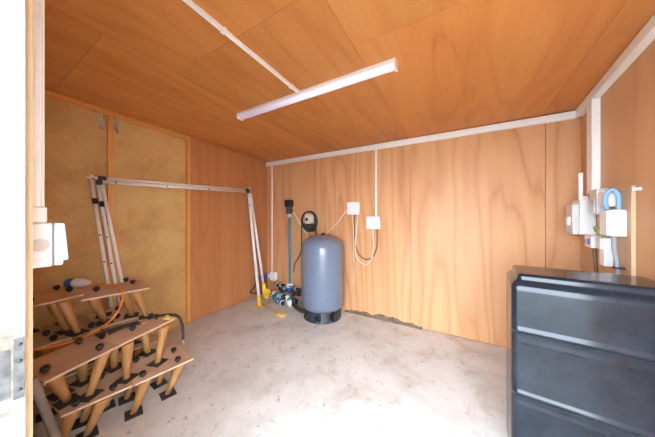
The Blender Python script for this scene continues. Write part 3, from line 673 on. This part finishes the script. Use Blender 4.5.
# ================================================================== STACKED BOARDS WITH TAPERED LEGS
GR = 'stacked plywood boards on tapered legs'
TH = 0.012
def knob(parent, x, y, z):
    k = obj('knob', bm_lathe([(0.011, 0), (0.011, 0.009), (0.018, 0.014), (0.021, 0.024), (0.018, 0.034), (0.011, 0.037), (0.006, 0.028), (0, 0.028)], (x, y, z), (0.25, -0.1, 1), 14), 'black_plastic', parent)
    return k
def unit(label, corners, z, zbase, legs, knobs=None):
    """corners: four xy of the board (front-left, front-right, back-right, back-left); legs: (foot xy, top xy)"""
    cx = sum(c[0] for c in corners) / 4; cy = sum(c[1] for c in corners) / 4
    t = thing('leg_stand', label, 'stand', (cx, cy, zbase), GR)
    obj('board', hexa([(x, y, z - TH) for x, y in corners] + [(x, y, z) for x, y in corners]), 'jig_ply', t)
    e = Vector((corners[1][0] - corners[0][0], corners[1][1] - corners[0][1], 0)).normalized(); a = math.atan2(e.y, e.x)
    for (f, tp) in legs:
        f0 = Vector((f[0], f[1], zbase + 0.0085)); t0 = Vector((tp[0], tp[1], z - TH - 0.0005))
        d = (t0 - f0)
        pts = [f0 + d * k for k in (0, 0.33, 0.66, 0.9, 1.0)]
        b = bmesh.new(); rad = [0.0185, 0.024, 0.030, 0.0345, 0.035]; rings = []
        for p, r in zip(pts, rad): rings.append([b.verts.new(p + Vector((r * math.cos(2 * PI * k / 16), r * math.sin(2 * PI * k / 16), 0))) for k in range(16)])
        for i in range(4):
            for k in range(16):
                fc = b.faces.new((rings[i][k], rings[i][(k + 1) % 16], rings[i + 1][(k + 1) % 16], rings[i + 1][k])); fc.smooth = True
        b.faces.new(list(reversed(rings[0]))); b.faces.new(rings[-1])
        lg = obj('leg', b, 'jig_leg', t)
        obj('foot_plate', bm_box((-0.047, -0.047, 0.0004), (0.047, 0.047, 0.008), 0.001, 1, mat=Matrix.Translation((f[0], f[1], zbase)) @ Matrix.Rotation(a + random.uniform(-.2, .2), 4, 'Z')), 'foot_rubber', lg)
    for k in (knobs if knobs is not None else [tp for f, tp in legs]): knob(t, k[0], k[1], z + 0.0002)
    return t
Z3, Z2, Z1 = 0.25, 0.50, 0.76
# bottom tier, standing on the floor
unit('bottom right stand of the front row, pale board on the concrete floor', [(-1.824, 0.634), (-1.775, 0.985), (-2.16, 1.035), (-2.20, 0.68)], Z3, 0.0,
     [((-1.905, 0.865), (-1.825, 0.915)), ((-1.918, 0.662), (-1.855, 0.71)), ((-2.085, 0.882), (-2.055, 0.95)), ((-2.112, 0.69), (-2.10, 0.735))],
     [(-1.835, 0.90), (-1.87, 0.695), (-1.99, 0.945), (-2.10, 0.74)])
unit('bottom left stand of the front row, behind the weathered post', [(-1.885, 0.33), (-1.832, 0.628), (-2.20, 0.672), (-2.25, 0.32)], Z3, 0.0,
     [((-1.972, 0.452), (-1.872, 0.50)), ((-2.0, 0.345), (-1.92, 0.385)), ((-2.125, 0.47), (-2.10, 0.53)), ((-2.15, 0.585), (-2.14, 0.615))],
     [(-1.885, 0.548), (-1.912, 0.392), (-2.085, 0.545)])
unit('bottom right stand of the back row, mostly hidden beneath the stack', [(-2.33, 0.66), (-2.30, 0.98), (-2.70, 1.0), (-2.735, 0.69)], Z3, 0.0,
     [((-2.40, 0.74), (-2.41, 0.74)), ((-2.38, 0.90), (-2.39, 0.90)), ((-2.62, 0.92), (-2.62, 0.92)), ((-2.64, 0.76), (-2.64, 0.76))], [(-2.52, 0.72), (-2.52, 0.95)])
unit('bottom left stand of the back row, mostly hidden beneath the stack', [(-2.34, 0.28), (-2.31, 0.63), (-2.72, 0.645), (-2.75, 0.31)], Z3, 0.0,
     [((-2.41, 0.36), (-2.42, 0.36)), ((-2.40, 0.55), (-2.41, 0.55)), ((-2.64, 0.56), (-2.64, 0.56)), ((-2.66, 0.38), (-2.66, 0.38))], [(-2.52, 0.34), (-2.52, 0.60)])
# middle tier
unit('middle right stand of the front row, carrying the black air hoses', [(-1.925, 0.594), (-2.043, 0.981), (-2.335, 0.895), (-2.235, 0.50)], Z2, Z3,
     [((-1.946, 0.815), (-2.01, 0.885)), ((-1.934, 0.628), (-1.965, 0.645)), ((-2.155, 0.835), (-2.16, 0.80)), ((-2.15, 0.63), (-2.16, 0.63))],
     [(-2.09, 0.715), (-2.16, 0.895), (-2.13, 0.56)])
unit('middle left stand of the front row, with the orange cable along it', [(-1.823, 0.263), (-1.923, 0.590), (-2.233, 0.497), (-2.135, 0.185)], Z2, Z3,
     [((-1.945, 0.455), (-1.965, 0.53)), ((-1.995, 0.375), (-1.905, 0.305)), ((-2.15, 0.475), (-2.14, 0.46)), ((-2.115, 0.368), (-2.10, 0.29))],
     [(-1.96, 0.535 - 0.03), (-1.93, 0.285), (-2.17, 0.46), (-2.09, 0.235)])
unit('middle right stand of the back row, beneath the top right board', [(-2.345, 0.62), (-2.345, 0.93), (-2.74, 0.94), (-2.74, 0.625)], Z2, Z3,
     [((-2.43, 0.735), (-2.43, 0.735)), ((-2.43, 0.88), (-2.43, 0.88)), ((-2.66, 0.88), (-2.66, 0.88)), ((-2.66, 0.72), (-2.66, 0.72))],
     [(-2.45, 0.737), (-2.65, 0.80), (-2.69, 0.89)])
unit('middle left stand of the back row, beneath the top left board', [(-2.345, 0.25), (-2.345, 0.61), (-2.76, 0.615), (-2.76, 0.26)], Z2, Z3,
     [((-2.42, 0.36), (-2.42, 0.36)), ((-2.42, 0.54), (-2.42, 0.54)), ((-2.66, 0.55), (-2.66, 0.55)), ((-2.66, 0.37), (-2.66, 0.37))],
     [(-2.375, 0.385), (-2.40, 0.575), (-2.52, 0.375)])
# top tier
unit('top right stand of the stack, pale warped board near the poles', [(-2.333, 0.503), (-2.242, 0.884), (-2.60, 0.945), (-2.70, 0.56)], Z1 - 0.014, Z2,
     [((-2.43, 0.655), (-2.375, 0.575)), ((-2.405, 0.815), (-2.36, 0.745)), ((-2.272, 0.868), (-2.32, 0.81)), ((-2.62, 0.70), (-2.60, 0.64))],
     [(-2.50, 0.625), (-2.64, 0.855), (-2.50, 0.855)])
unit('top left stand of the stack, brown board carrying the blue connector', [(-2.381, 0.225), (-2.440, 0.541), (-2.82, 0.56), (-2.80, 0.21)], Z1, Z2,
     [((-2.375, 0.495), (-2.43, 0.43)), ((-2.485, 0.463), (-2.47, 0.395)), ((-2.70, 0.50), (-2.68, 0.45)), ((-2.70, 0.31), (-2.68, 0.27))],
     [(-2.755, 0.462), (-2.60, 0.50), (-2.48, 0.30)])

# orange extension lead with its blue and white connector
t = thing('cable_connector', 'blue and white industrial connector lying on the top left board', 'connector', (-2.70, 0.60, Z1))
ca, cd = Vector((-2.735, 0.548, Z1 + 0.038)), Vector((0.78, 0.60, -0.02)).normalized()
obj('blue_end', bm_lathe([(0.026, -0.048), (0.032, -0.044), (0.034, -0.002), (0.030, 0.0)], ca, cd, 16), 'blue_plastic', t)
obj('white_body', bm_lathe([(0.030, 0.0004), (0.034, 0.01), (0.033, 0.06), (0.024, 0.10), (0.013, 0.125), (0.012, 0.13)], ca, cd, 16), 'white_box', t)
e0 = ca + cd * 0.131
cable('orange extension cable draping from the connector over the middle boards', [tuple(e0), tuple(e0 + cd * 0.06 + Vector((0, 0, -0.010))), (-2.46, 0.70, Z1 + 0.016), (-2.36, 0.725, Z1 + 0.012), (-2.275, 0.715, Z1 - 0.03), (-2.235, 0.69, Z1 - 0.10), (-2.235, 0.645, Z1 - 0.18), (-2.25, 0.585, Z2 + 0.035), (-2.26, 0.53, Z2 + 0.009), (-2.235, 0.44, Z2 + 0.008), (-2.25, 0.36, Z2 + 0.008), (-2.30, 0.28, Z2 + 0.008), (-2.33, 0.20, Z2 + 0.03)], 0.0068, 'orange_cable', 'extension_cable')

# black air hoses with brass tails on the middle right board
def hose(label, pts, r=0.009, ends=True):
    t = thing('air_hose', label, 'hose', pts[0])
    P = smooth_path(pts, 6); obj('hose', bm_tube(P, r, 8), 'black_rubber', t)
    if ends:
        d = (P[-1] - P[-2]).normalized(); obj('brass_tail', bm_tube([P[-1] + d * 0.0005, P[-1] + d * 0.02, P[-1] + d * 0.045], r * 1.05, 8, r2=r * 0.6), 'brass', t)
    return t
hose('black hose lying along the back of the middle right board', [(-2.20, 0.545, Z2 + 0.0105), (-2.21, 0.62, Z2 + 0.0105), (-2.205, 0.70, Z2 + 0.0105), (-2.20, 0.75, Z2 + 0.0105), (-2.195, 0.785, Z2 + 0.012)])
hose('black hose with a brass tail lying diagonally on the middle right board', [(-2.15, 0.60, Z2 + 0.0105), (-2.175, 0.655, Z2 + 0.0105), (-2.175, 0.72, Z2 + 0.0105), (-2.145, 0.785, Z2 + 0.0105)], 0.0095)
hose('black hose curving off the right corner of the middle board', [(-2.19, 0.845, Z2 + 0.011), (-2.165, 0.905, Z2 + 0.017), (-2.10, 0.96, Z2 + 0.022), (-2.04, 1.0, Z2 + 0.008), (-2.005, 1.015, Z2 - 0.05), (-1.985, 1.012, Z2 - 0.12), (-1.978, 1.01, Z2 - 0.175)], 0.0105)
t = thing('yellow_clip', 'small yellow clip at the right corner of the middle board', 'clip', (-2.09, 0.955, Z2))
q = Matrix.Translation((-2.085, 0.945, Z2)) @ Matrix.Rotation(0.5, 4, 'Z')
obj('clip_body', bm_box((-0.03, -0.02, 0.0004), (0.03, 0.02, 0.010), 0.003, 2, mat=q), 'pale_yellow', t)
obj('clip_ridge', bm_box((-0.012, -0.018, 0.0104), (0.012, 0.004, 0.03), 0.004, 2, mat=q), 'pale_yellow', t)

# weathered post leaning against the left end of the stack
wp = bmesh.new(); rg = []
pa, pb = Vector((-1.715, 0.338, 0.0)), Vector((-1.846, 0.228, 0.53))
for i in range(12):
    f = i / 11; p = pa.lerp(pb, f); ring = []
    for k in range(10):
        a = 2 * PI * k / 10; r = 0.018 + 0.003 * math.sin(3 * a + 5 * f) + random.uniform(-0.0015, 0.0015)
        ring.append(wp.verts.new(p + Vector((r * math.cos(a), r * math.sin(a), 0))))
    rg.append(ring)
for i in range(11):
    for k in range(10): f = wp.faces.new((rg[i][k], rg[i][(k + 1) % 10], rg[i + 1][(k + 1) % 10], rg[i + 1][k])); f.smooth = True
wp.faces.new(list(reversed(rg[0]))); wp.faces.new(rg[-1])
tag(obj('wooden_post', wp, 'weathered'), 'rough grey weathered wooden post leaning beside the stacked boards', 'post')
